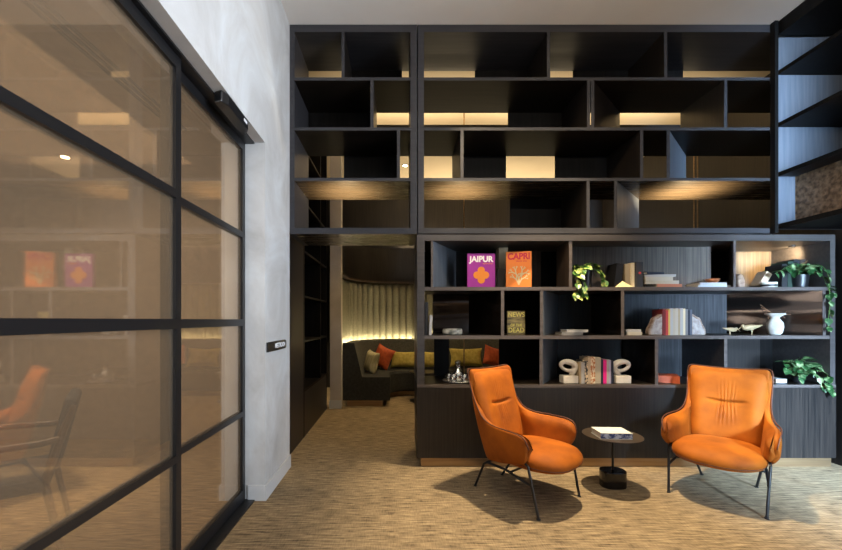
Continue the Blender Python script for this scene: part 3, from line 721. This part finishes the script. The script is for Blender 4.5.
# ------------------------------------------------------------------ books
def cmat(name,c,r=.55):
    if name in M: return M[name]
    M[name]=plain(name,c,r); return M[name]
PAGES=noise_mat('book_pages',(.50,.45,.37),(.66,.61,.53),(1,1,60),20,2,.8); PAGESV=noise_mat('book_pages_upright',(.50,.45,.37),(.66,.61,.53),(60,1,1),20,2,.8)
M['floral']=noise_mat('floral_print',(.03,.05,.16),(.45,.50,.62),(1,1,1),42,3,.5,lo=.42,hi=.6)
M['pattern']=noise_mat('patterned_print',(.03,.03,.03),(.75,.60,.40),(1,1,1),38,2,.5,lo=.45,hi=.55)
M['pattern2']=noise_mat('orange_patterned_print',(.45,.16,.05),(.75,.68,.52),(1,1,1),50,2,.5,lo=.42,hi=.58)
def upright(px, wpx, hpx, sh_z, y, depth, mat, label, lean=0, group=None, pages=True, rz=0, cat='book'):
    """book standing spine-out: px = left edge of spine, sizes in pixels at depth y"""
    w=wpx*y/F; h=hpx*y/F; x=X(px,y)
    t=thing('book',(x,y,sh_z),label,cat,0,group)
    t.rotation_euler=(0,lean,rz)
    c=min(.003,w*.18); o=0
    if lean>0: o=-w; t.location.x+=w
    MB().box(o,o+c,0,depth,0,h).box(o+w-c,o+w,0,depth,0,h).box(o+c,o+w-c,0,c,0,h).build('cover', mat, t)
    MB().box(o+c,o+w-c,c,depth-.004,.003,h-.003).build('pages', PAGESV, t)
    return t
def flat(px0, px1, z, hpx, y, depth, mat, label, group=None, rz=0, spine=True):
    w=(px1-px0)*y/F; h=hpx*y/F
    t=thing('book',(X(px0,y)+w/2,y+depth/2,z),label,'book',rz,group)
    c=min(.003,h*.2)
    MB().box(-w/2,w/2,-depth/2,depth/2,0,c).box(-w/2,w/2,-depth/2,depth/2,h-c,h).box(-w/2,w/2,-depth/2,-depth/2+c,c,h-c).build('cover', mat, t)
    MB().box(-w/2+.004,w/2-.004,-depth/2+c,depth/2-.004,c,h-c).build('pages', PAGES, t)
    return t
zA,zB,zC=RA[0]+.0005,RB[0]+.0005,RC[0]+.0005

# book on the side table
t=thing('book',(1.63,3.02,.4125),'thick coffee-table book with pale cover and floral blue spine on the round table','book',-.06)
MB().box(-.115,.115,-.085,.085,0,.004).box(-.115,.115,-.085,.085,.042,.046).build('cover', cmat('pale_cover',(.62,.66,.62)), t)
MB().box(-.115,.115,-.085,-.081,.004,.042).build('spine', M['floral'], t)
MB().box(-.110,.112,-.081,.081,.004,.042).build('pages', PAGES, t)
MB().box(-.05,.04,-.03,.03,.046,.0465).build('cover_motif', noise_mat('lilac_print',(.45,.42,.62),(.7,.7,.7),(1,1,1),60,2,.5), t)

def cover_book(px0,px1,py0,sh_z,y,thick,mat,label,rz=0):
    w=(px1-px0)*y/F; h=Z(py0,y)-sh_z
    t=thing('book',(X((px0+px1)/2,y),y,sh_z),label,'book',rz)
    MB().box(-w/2,w/2,0,.004,0,h).box(-w/2,w/2,thick-.004,thick,0,h).box(-w/2,-w/2+.004,.004,thick-.004,0,h).build('cover', mat, t)
    MB().box(-w/2+.004,w/2-.004,.004,thick-.004,.003,h-.003).build('pages', PAGES, t)
    return t,w,h
t,w,h=cover_book(467.5,495,253.5,zA,3.60,.03,cmat('magenta_purple_cover',(.36,.022,.30)),'large purple book titled JAIPUR facing out on the top shelf')
text_mesh('title','JAIPUR',.072,cmat('white_ink',(.9,.88,.85)),t,Matrix.Translation((0,-.0012,h*.83))@FRONT,xs=.98,bold=.003)
text_mesh('subtitle','splendor',.022,cmat('orange_ink',(.85,.26,.02)),t,Matrix.Translation((w*.24,-.0012,h*.71))@FRONT,xs=1.2)
em=MB(); r=w*.135
for k in range(4):
    a=math.pi/2*k; em.add([(math.cos(a)*r*1.15+r*math.cos(q),-.0015,h*.37+math.sin(a)*r*1.3+r*math.sin(q)) for q in np.linspace(0,2*math.pi,20,endpoint=False)],[tuple(range(20))])
em.v=[(x,-.0015-.0002*(i//20),z) for i,(x,_,z) in enumerate(em.v)]; em.add([(r*1.1*math.cos(q),-.0025,h*.37+r*1.1*math.sin(q)) for q in np.linspace(0,2*math.pi,20,endpoint=False)],[tuple(range(20))])
em.build('flower_emblem', cmat('orange_ink',(.85,.26,.02)), t)
t,w,h=cover_book(506.5,531,251.5,zA,3.58,.05,cmat('orange_cover',(.78,.22,.035)),'large orange book titled CAPRI angled outward on the top shelf',rz=-.22)
# pages show on its open side
text_mesh('title','CAPRI',.078,cmat('crimson_ink',(.55,.015,.06)),t,Matrix.Translation((0,-.0012,h*.86))@FRONT,xs=.92,bold=.003)
text_mesh('subtitle','dolce vita',.024,cmat('crimson_ink',(.55,.015,.06)),t,Matrix.Translation((w*.1,-.0012,h*.735))@FRONT)
em=MB(); rnd=random.Random(4)
def branch(x,z,a,l,r,d):
    x2=x+math.cos(a)*l; z2=z+math.sin(a)*l
    em.tube([(x,-.0022,z),(x2,-.0022,z2)],r,5)
    if d: 
        for da in (-.55,.45): branch(x2,z2,a+da+rnd.uniform(-.15,.15),l*.72,r*.8,d-1)
branch(0,h*.08,math.pi/2,h*.19,.008,4); branch(-.005,h*.12,2.0,h*.12,.006,3); branch(.005,h*.12,1.1,h*.12,.006,3)
em.v=[(x,-.0005+min(0,(y+.0022))*.2,z) for x,y,z in em.v]
em.build('coral_emblem', cmat('sand_ink',(.62,.52,.30)), t)
o=cover_book(497.5,505,269,zA,3.7,.03,cmat('black_cover',(.012,.012,.014)),'small black book standing between the purple and orange books')
o=upright(499,9,42,zA,3.80,.12,cmat('cream_cover',(.72,.62,.42)),'tall cream slab put in for a bright lit patch behind the orange book')  # pale slab added where a lit patch shows through the shelf
t,w,h=cover_book(507.5,525,311,zB,3.64,.03,noise_mat('misty_landscape_cover',(.035,.03,.02),(.45,.36,.14),(1,1,4),7,3,.5),'dark paperback titled NEWS OF THE DEAD standing on the middle shelf')
yel=cmat('yellow_ink',(.75,.66,.16))
for s_,zz,sz in (('NEWS',.84,.062),('OF THE',.40,.035),('DEAD',.19,.062)):
    text_mesh('title',s_,sz,yel,t,Matrix.Translation((0,-.0012,h*zz))@FRONT,xs=.9,bold=.001)

# left end of middle shelf
upright(425.3,3,33,zB,3.56,.16,cmat('black_cover',(.012,.012,.014)),'thin black book against the unit post on the middle shelf')
upright(429,2.6,20,zB,3.54,.12,cmat('white_cover',(.42,.42,.42)),'slim white book standing beside the thin black one',lean=.05)
o=MB().lathe([(.052,0),(.06,.006),(.062,.02),(.062,.04),(.058,.055),(.03,.058)],n=32).build('trinket_box', noise_mat('marbled_grey_green',(.07,.08,.07),(.42,.42,.38),(1,1,1),30,3,.3), at=(X(452.5,3.68),3.68,zB),smooth=False); o.scale=(1.5,.9,1); tag(o,'low marbled oval box on the middle shelf','box')
# plate/bowl shape lid line
flat(562,583,zB,3.0,3.56,.17,cmat('grey_cover',(.20,.20,.20)),'flat grey book at the bottom of the pair below the potted plant')
flat(567,588,zB+3.0*3.56/F+.0005,2.4,3.57,.15,cmat('white_cover',(.42,.42,.42)),'flat pale book lying on the grey one below the potted plant')
# row A books beside the pot
t=thing('bookend',(X(624,3.555),3.555,zA),'pale wooden pyramid bookend on the top shelf','bookend')
MB().add([(-.075,-.02,0),(.075,-.02,0),(.075,.03,0),(-.075,.03,0),(-.005,.015,.06)],[(3,2,1,0),(0,1,4),(1,2,4),(2,3,4),(3,0,4)]).build('wedge', cmat('pale_gold_wood',(.62,.50,.28)), t)
upright(614,7,24,zA,3.60,.16,cmat('black_cover',(.012,.012,.014)),'black book leaning behind the pyramid bookend',lean=.12)
upright(625.2,5.5,24,zA,3.60,.165,cmat('tan_cover',(.40,.32,.20)),'tan hardback behind the tip of the pyramid bookend')
upright(631.5,4,25,zA,3.58,.17,cmat('cream_cover',(.72,.62,.42)),'cream hardback between the tan and charcoal books')
t=upright(636.5,6.5,25.5,zA,3.55,.18,cmat('charcoal_cover',(.03,.03,.035)),'charcoal book with a red mark on its spine')
MB().lathe([(.011,0),(.011,.0006)],n=16).xform(Matrix.Translation((.03,-.0001,.13))@Matrix.Rotation(math.pi/2,4,'X')).build('spine_mark', cmat('red_ink',(.6,.05,.04)), t)
zz=zA
for i,(a,b_,h,mt,c,lb,rz) in enumerate((( 656,682,3.6,'brick_cover',(.48,.17,.09),'brick red book at the bottom of the flat stack on the top shelf',.05),
    (646,679,3.4,'ivory_cover',(.46,.41,.32),'ivory book second from the bottom of the flat stack',-.03),(645,673,3.8,'cream_cover2',(.48,.44,.36),'cream book in the middle of the flat stack',.02),
    (646,676,2.2,'white_cover',(.42,.42,.42),'thin white book second from the top of the flat stack',-.08),(644,664,2.4,'navy_cover',(.02,.025,.045),'navy book on top of the flat stack',.2))):
    flat(a,b_,zz,h,3.57,.17,cmat(mt,c),lb,'flat stack on the top shelf',rz=rz); zz+=h*3.57/F+.0006
zz=zA
for a,b_,h,mt,c,lb in ((698,731,2.4,'grey_blue_cover',(.42,.46,.50),'grey-blue flat book under the copper bowl, at the bottom'),(700,727,2.6,'white_cover',(.42,.42,.42),'white flat book directly under the copper bowl')):
    flat(a,b_,zz,h,3.57,.18,cmat(mt,c),lb); zz+=h*3.57/F+.0006
o=MB().lathe([(.02,0),(.035,.006),(.052,.022),(.058,.038),(.054,.038),(.046,.02),(.02,.008)],n=32).build('copper_bowl', noise_mat('hammered_copper',(.40,.14,.06),(.60,.24,.11),(1,1,1),20,3,.35,metal=.7), at=(X(712.5,3.64),3.64,zz),smooth=True); tag(o,'small copper bowl on two flat books on the top shelf','bowl')
# right cubby of row A
o=MB().prism_y([(-.03,0),(.03,0),(.035,.06),(.01,.13),(-.02,.14),(-.035,.08)],0,.06).build('carved_stone', noise_mat('brown_stone',(.18,.11,.07),(.40,.28,.2),(1,1,1),30,3,.8), at=(X(742,3.66),3.66,zA),bevel=.01); tag(o,'rough brown stone ornament beside the bright divider','ornament')
upright(757.5,6,17,zA,3.68,.10,cmat('sand_cover',(.50,.37,.25)),'sand-coloured book leaning steeply behind the tin',lean=.55)
upright(768,6,20,zA,3.80,.12,cmat('lime_cover',(.50,.50,.08)),'lime yellow book behind the tin',lean=.35)
t=thing('tin',(X(769,3.60),3.60,zA),'low black and cream tin in the right cubby','tin')
MB().lathe([(.058,0),(.058,.05)],n=32).build('tin_body', cmat('cream_tin',(.6,.58,.5)), t); MB().lathe([(.0595,.012),(.0595,.03)],n=32).build('band', M['black'], t)
for k,(p,hh) in enumerate(((782,24),(788,27),(794,29),(800,29))):
    upright(p,5.5,hh,zA,3.66,.17,cmat(('black_cover','dark_green_cover','black_cover','dark_brown_cover')[k],((.012,.012,.014),(.012,.03,.018),(.012,.012,.014),(.03,.018,.012))[k]),['black book first in the row under the ivy','dark green book second in the row under the ivy','black book third in the row under the ivy','dark brown book last in the row under the ivy'][k])
# row B: small stack, geode bookends, books
zz=zB
for a,b_,h,mt,c,lb in ((626,642,3.0,'cream_cover2',(.48,.44,.36),'bottom book of the small pale pair on the middle shelf'),(625.5,641,2.8,'white_cover',(.42,.42,.42),'top book of the small pale pair on the middle shelf')):
    flat(a,b_,zz,h,3.56,.14,cmat(mt,c),lb,rz=.05); zz+=h*3.56/F+.0006
def geode(px,lb,flip):
    t=thing('geode_bookend',(X(px,3.58),3.58,zB),lb,'bookend')
    if flip: t.scale=(-1,1,1)
    pr=[(0,0)]+[(-.12*math.cos(a)*(1+.05*math.sin(7*a)),.185*math.sin(a)*(1+.04*math.sin(9*a))) for a in np.linspace(0.02,math.pi/2,14)]
    MB().prism_y(pr,0,.05).build('rind', noise_mat('geode_rind',(.20,.13,.09),(.42,.34,.28),(1,1,1),25,3,.7), t)
    MB().prism_y([(x*.84-.004,z*.84+.006) for x,z in pr],-.003,.001).build('crystal_face', noise_mat('geode_crystal',(.28,.24,.23),(.52,.50,.48),(1,1,1),22,4,.35), t)
geode(662.5,'half-round geode bookend at the warm side of the row of pale books',False)
geode(692,'half-round geode bookend at the far side of the row of pale books',True)
x_=662.6
bk=[(3.2,26,'dark_red_cover',(.16,.02,.02)),(2.4,25,'red_cover',(.50,.05,.04)),(1.8,26,'yellow_cover',(.60,.45,.10)),(2.6,27,'white_cover',(.42,.42,.42)),(2.2,26,'ivory_cover',(.46,.41,.32)),(2.8,27,'cream_cover2',(.48,.44,.36)),
    (2.0,26,'tan_cover',(.40,.32,.20)),(2.6,27,'white_cover',(.42,.42,.42)),(2.2,26.5,'cream_cover',(.72,.62,.42)),(2.4,26,'grey_cover',(.20,.20,.20)),(2.0,25,'navy_cover',(.02,.025,.045)),(2.0,25.5,'slate_cover',(.10,.11,.14))]
nm=['dark red','bright red','yellow','white','ivory','cream','tan','second white','pale gold','grey','navy','slate']
for (w_,h_,mt,c),n_ in zip(bk,nm):
    upright(x_,w_,h_,zB,3.57,.15,cmat(mt,c),n_+' book standing between the two geode bookends',group='books between the geodes'); x_+=w_+.12
# shore birds
def bird(px,y,s,rz,lb):
    t=thing('wooden_bird',(X(px,y),y,zB),lb,'bird figurine',rz)
    wood=cmat('pale_bird_wood',(.36,.27,.15))
    MB().tube([(-.085*s,0,.062*s),(-.05*s,0,.07*s),(0,0,.075*s),(.05*s,0,.083*s),(.10*s,0,.095*s)],[.012*s,.028*s,.026*s,.014*s,.004*s],12).build('body', wood, t, smooth=True)
    MB().lathe([(.003,-.02),(.015,-.01),(.017,.0),(.012,.012),(.003,.017)],n=14).xform(Matrix.Translation((-.085*s,0,.085*s))@Matrix.Scale(s,4)).build('head', wood, t, smooth=True)
    MB().tube([(-.095*s,0,.085*s),(-.135*s,0,.05*s)],[.004*s,.0015*s],6).build('beak', wood, t)
    for dy,dx in ((-.012,-.02),(.012,.02)):
        MB().tube([(0,dy*s,.055*s),(dx*s,dy*1.3*s,.0)],.003*s,6).build('leg', wood, t)
bird(752,3.60,.95,0,'wooden shore bird with raised tail beside the white vase')
bird(730,3.62,.68,math.pi,'smaller wooden bird with its bill down at the divider')
# vase
vm=noise_mat('rough_white_ceramic',(.34,.31,.27),(.52,.49,.43),(1,1,1),14,5,.8,bump=.4)
t=thing('vase',(X(775,3.60),3.60,zB),'white rough ceramic vase with flared collar holding dry twigs','vase')
MB().lathe([(.034,0),(.05,.02),(.062,.07),(.058,.11),(.040,.138),(.030,.155),(.045,.172),(.074,.190),(.070,.198),(.03,.172),(.025,.12),(.01,.1)],n=32).build('body', vm, t, smooth=True)
tw=MB(); rnd=random.Random(9)
def twig(p,d,l,k):
    pts=[Vector(p)]; dd=Vector(d)
    for i in range(5):
        dd=(dd+Vector((rnd.uniform(-.25,.25),rnd.uniform(-.2,.2),rnd.uniform(-.25,.15)))).normalized(); pts.append(pts[-1]+dd*l/5)
    tw.tube(pts,.0016,4)
    if k:
        for i in (2,3,4): twig(pts[i],dd+Vector((rnd.uniform(-.6,.6),0,rnd.uniform(-.4,.5))),l*.4,k-1)
    else: tw.lathe([(.001,-.004),(.004,0),(.001,.004)],tuple(pts[-1]),n=6)
twig((0,0,.17),(-.9,-.1,.35),.17,1); twig((0,0,.17),(-.5,.1,.6),.13,1); twig((0,0,.17),(.7,0,.5),.12,1)
tw.build('dry_twigs', cmat('twig_brown',(.20,.10,.05)), t)

# row C: loop bookends and books
lm=noise_mat('cream_stone',(.60,.56,.48),(.74,.70,.62),(1,1,1),12,4,.6)
def loop_end(px,lb,flip,yy=3.60):
    t=thing('loop_bookend',(X(px,yy),yy,zC),lb,'bookend'); s_=-1 if flip else 1
    t.scale=(s_,1,1)
    MB().box(-.075,.06,-.05,.05,0,.068).build('block', lm, t, bevel=.004)
    # a fat ring, drawn out to a foot at one side
    G=[];n=40;k=14
    for i in range(n):
        a=2*math.pi*i/n
        cx=-.012+.066*math.cos(a); cz=.150+.040*math.sin(a)-.010*math.cos(a)
        rr=.021+.005*math.sin(a)+.004*math.cos(a)
        ring=[]
        for j in range(k+1):
            q=2*math.pi*j/k
            ring.append((cx+rr*math.cos(q)*math.cos(a), rr*1.25*math.sin(q), cz+rr*math.cos(q)*math.sin(a)))
        G.append(ring)
    m=MB().grid(G,closed_u=True)
    m.tube([(.050,0,.128),(.035,0,.10),(.012,0,.066)],[.024,.026,.020],12)
    m.build('loop', lm, t, smooth=True)
loop_end(569.5,'cream stone bookend with a looped ring on a block, beside the open shelf',False)
loop_end(620,'cream stone bookend with a looped ring on a block, nearer the bronze divider',True)
x_=579.3
bk=[(2.0,21,'tan_cover',(.40,.32,.20),'thin tan book touching the ring bookend'),(3.2,21,'white_cover',(.42,.42,.42),'white book beside the thin tan one'),(3.2,22.5,None,'pattern','black and cream patterned book on the lowest shelf'),(2.6,26,'beige_cover',(.50,.40,.28),'tall beige book on the lowest shelf'),
    (4.4,26.5,None,'pattern2','orange and cream patterned book on the lowest shelf'),(5.6,26,'ivory_cover',(.46,.41,.32),'thick ivory book in the middle of the lowest row'),(2.2,24,'navy_cover',(.02,.025,.045),'navy book left of the pink one on the lowest shelf'),(3.3,23.5,'hot_pink_cover',(.80,.02,.28),'hot pink book on the lowest shelf'),
    (2.2,24,'white_cover',(.42,.42,.42),'white book directly after the pink one'),(1.8,23.5,'lavender_cover',(.45,.42,.60),'lavender book near the end of the lowest row'),(2.4,23,'navy_cover',(.02,.025,.045),'navy book last in the lowest row')]
for w_,h_,mt,c,lb in bk:
    m_=M[c] if mt is None else cmat(mt,c)
    upright(x_,w_,h_,zC,3.55,.17,m_,lb,group='books on the lowest shelf'); x_+=w_+.12
t=flat(664,684,zC,7,3.57,.2,cmat('orange_red_cover',(.55,.12,.05)),'thick orange-red book lying flat on the lowest shelf',rz=-.5)
t=flat(776,787,zC,4,3.58,.16,cmat('white_cover',(.42,.42,.42)),'white book lying flat behind the far armchair')

# decanter tray
t=thing('serving_tray',(X(458,3.66),3.66,zC),'round silver tray holding the decanter and glasses','tray')
MB().lathe([(.12,0),(.135,.006),(.145,.014),(.14,.014),(.125,.006),(.0,.005)],n=48).build('tray', plain('brushed_silver',(.55,.56,.58),.25,.9), t, smooth=True)
t0=(X(458,3.66),3.66,zC+.0065)
t=thing('decanter',t0,'cut glass decanter with stopper on the silver tray','decanter'); t.scale=(1.25,1.25,1.12)
MB().lathe([(.045,0),(.052,.01),(.055,.04),(.045,.075),(.02,.10),(.016,.12),(.024,.13),(.02,.131),(.012,.12),(.014,.1),(.04,.072),(.048,.04),(.045,.012),(.01,.008)],n=24).build('bottle', M['glass'], t, smooth=True)
MB().lathe([(.011,.118),(.012,.133),(.024,.15),(.024,.162),(.012,.172)],n=12).build('stopper', M['glass'], t)
for k,(dx,dy) in enumerate(((-.085,-.01),(-.05,-.07),(.05,-.07))):
    o=MB().lathe([(.022,0),(.026,.006),(.030,.075),(.028,.075),(.024,.01),(.005,.007)],n=20).build('tumbler', M['glass'], at=(t0[0]+dx,t0[1]+dy,t0[2]),smooth=True)
    tag(o,['glass tumbler at the edge of the tray by the unit post','glass tumbler in front of the decanter, towards the post','glass tumbler in front of the decanter, towards the armchair'][k],'glass','tumblers on the tray')

# ------------------------------------------------------------------ plants
def leafmat(name,g1,g2,lo,hi):
    m=noise_mat(name,g1,g2,(1,1,1),22,2,.38,lo=lo,hi=hi); b=m.node_tree.nodes['Principled BSDF']; b.inputs['Subsurface Weight'].default_value=0; return m
M['leaf_var']=leafmat('variegated_leaf',(.035,.12,.02),(.42,.48,.12),.50,.64)
M['leaf_green']=leafmat('glossy_green_leaf',(.018,.070,.020),(.28,.38,.18),.5,.68)
def leaf(mb,p,yaw,pitch,s,roll=0):
    """heart leaf starting at p, pointing along (yaw,pitch)"""
    out=[]
    prof=[(0,0.0),(.12,.26),(.30,.40),(.50,.38),(.72,.26),(.9,.10),(1,0)]
    Mx=Matrix.Translation(p)@Matrix.Rotation(yaw,4,'Z')@Matrix.Rotation(-pitch,4,'Y')@Matrix.Rotation(roll,4,'X')
    rows=[]
    for a,w in prof:
        droop=-.18*a*a
        rows.append([Mx@Vector((a*s-(.10*s if a==0.12 else 0),sg*w*s,(droop+abs(sg)*w*.25)*s)) for sg in (-1,-.5,0,.5,1)])
    mb.grid(rows)
def plant(name,loc,lb,vines,nleaf,spread,size,mat,pot,seed,hmin=.0,hmax=.2,group=None):
    rnd=random.Random(seed); t=thing(name,loc,lb,'plant')
    fol=MB(); st=MB()
    ph=pot[1]
    for i in range(nleaf):
        a=rnd.uniform(0,2*math.pi); r=rnd.uniform(.01,1)**.6
        if math.sin(a)>.2 and rnd.random()<.5: a=-a
        p=Vector((math.cos(a)*spread*r, math.sin(a)*spread*.6*r, ph+rnd.uniform(hmin,hmax)*(1-.4*r)))
        st.tube([(0,0,ph-.01),(p.x*.4,p.y*.4,p.z*.7+ph*.3+.02),tuple(p)],.0022,4)
        leaf(fol,p,a+rnd.uniform(-.8,.8),rnd.uniform(-.9,.5),size*rnd.uniform(.7,1.15),rnd.uniform(-.6,.6))
    for v in vines:
        pts=crom(v,len(v)*6); st.tube(pts,.0024,5)
        for i in range(3,len(pts),3 if 'pothos' in name else 4):
            leaf(fol,pts[i],rnd.uniform(-2.6,-.5),rnd.uniform(-1.3,-.4),size*rnd.uniform(.75,1.15),rnd.uniform(-.5,.5))
    fol.build('foliage',mat,t,smooth=True); st.build('stems',cmat('green_stem',(.10,.20,.05)),t)
    r,h=pot[0],pot[1]
    MB().lathe([(r*.72,0),(r*.80,.01),(r,h),(r*.93,h),(r*.9,h*.85),(.0,h*.85)],n=32).build('pot',pot[2],t,smooth=False)
    MB().lathe([(r*.88,h*.86),(r*.88,h*.88)],n=20).build('soil',cmat('soil',(.03,.02,.015)),t)
plant('potted_pothos',(X(585,3.62),3.62,zA),'variegated trailing plant in a glossy black pot on the top shelf',
      [[(-.03,-.02,.17),(-.10,-.10,.16),(-.13,-.14,.06),(-.13,-.16,-.02),(-.16,-.16,-.08)],[(-.02,-.03,.17),(-.07,-.11,.15),(-.085,-.16,.03),(-.08,-.16,-.07)],[(-.03,-.02,.17),(-.10,-.06,.17),(-.15,-.08,.13)],[(.04,-.02,.17),(.11,-.05,.15),(.15,-.06,.06)]],
      26,.12,.072,M['leaf_var'],(.062,.165,plain('glazed_charcoal_pot',(.03,.03,.035),.15)),3,.0,.07)
plant('potted_ivy',(X(800,3.64),3.64,zA),'dark green ivy trailing over the right end of the top shelf',
      [[(.02,-.02,.16),(.10,-.08,.20),(.075,-.17,.10),(.075,-.18,-.03),(.08,-.18,-.15),(.065,-.18,-.28),(.075,-.17,-.40)],[(.0,-.02,.16),(-.10,-.06,.22),(-.20,-.06,.17),(-.28,-.05,.13)],[(.0,-.02,.16),(.06,-.12,.12),(.08,-.15,.02),(.12,-.15,-.06)]],
      46,.17,.066,M['leaf_green'],(.065,.12,M['black']),11,.02,.14)
plant('potted_ivy',(X(798,3.66),3.66,zC),'bushy green ivy on the lowest shelf behind the far armchair, its stems hanging over',
      [[(.02,-.02,.12),(.10,-.14,.10),(.07,-.19,.0),(.09,-.20,-.06)],[(-.02,-.02,.12),(.02,-.15,.08),(.06,-.18,-.02)],[(0,0,.12),(-.09,-.10,.06),(-.12,-.12,.03)]],
      60,.17,.072,M['leaf_green'],(.06,.09,M['black']),21,.0,.15)
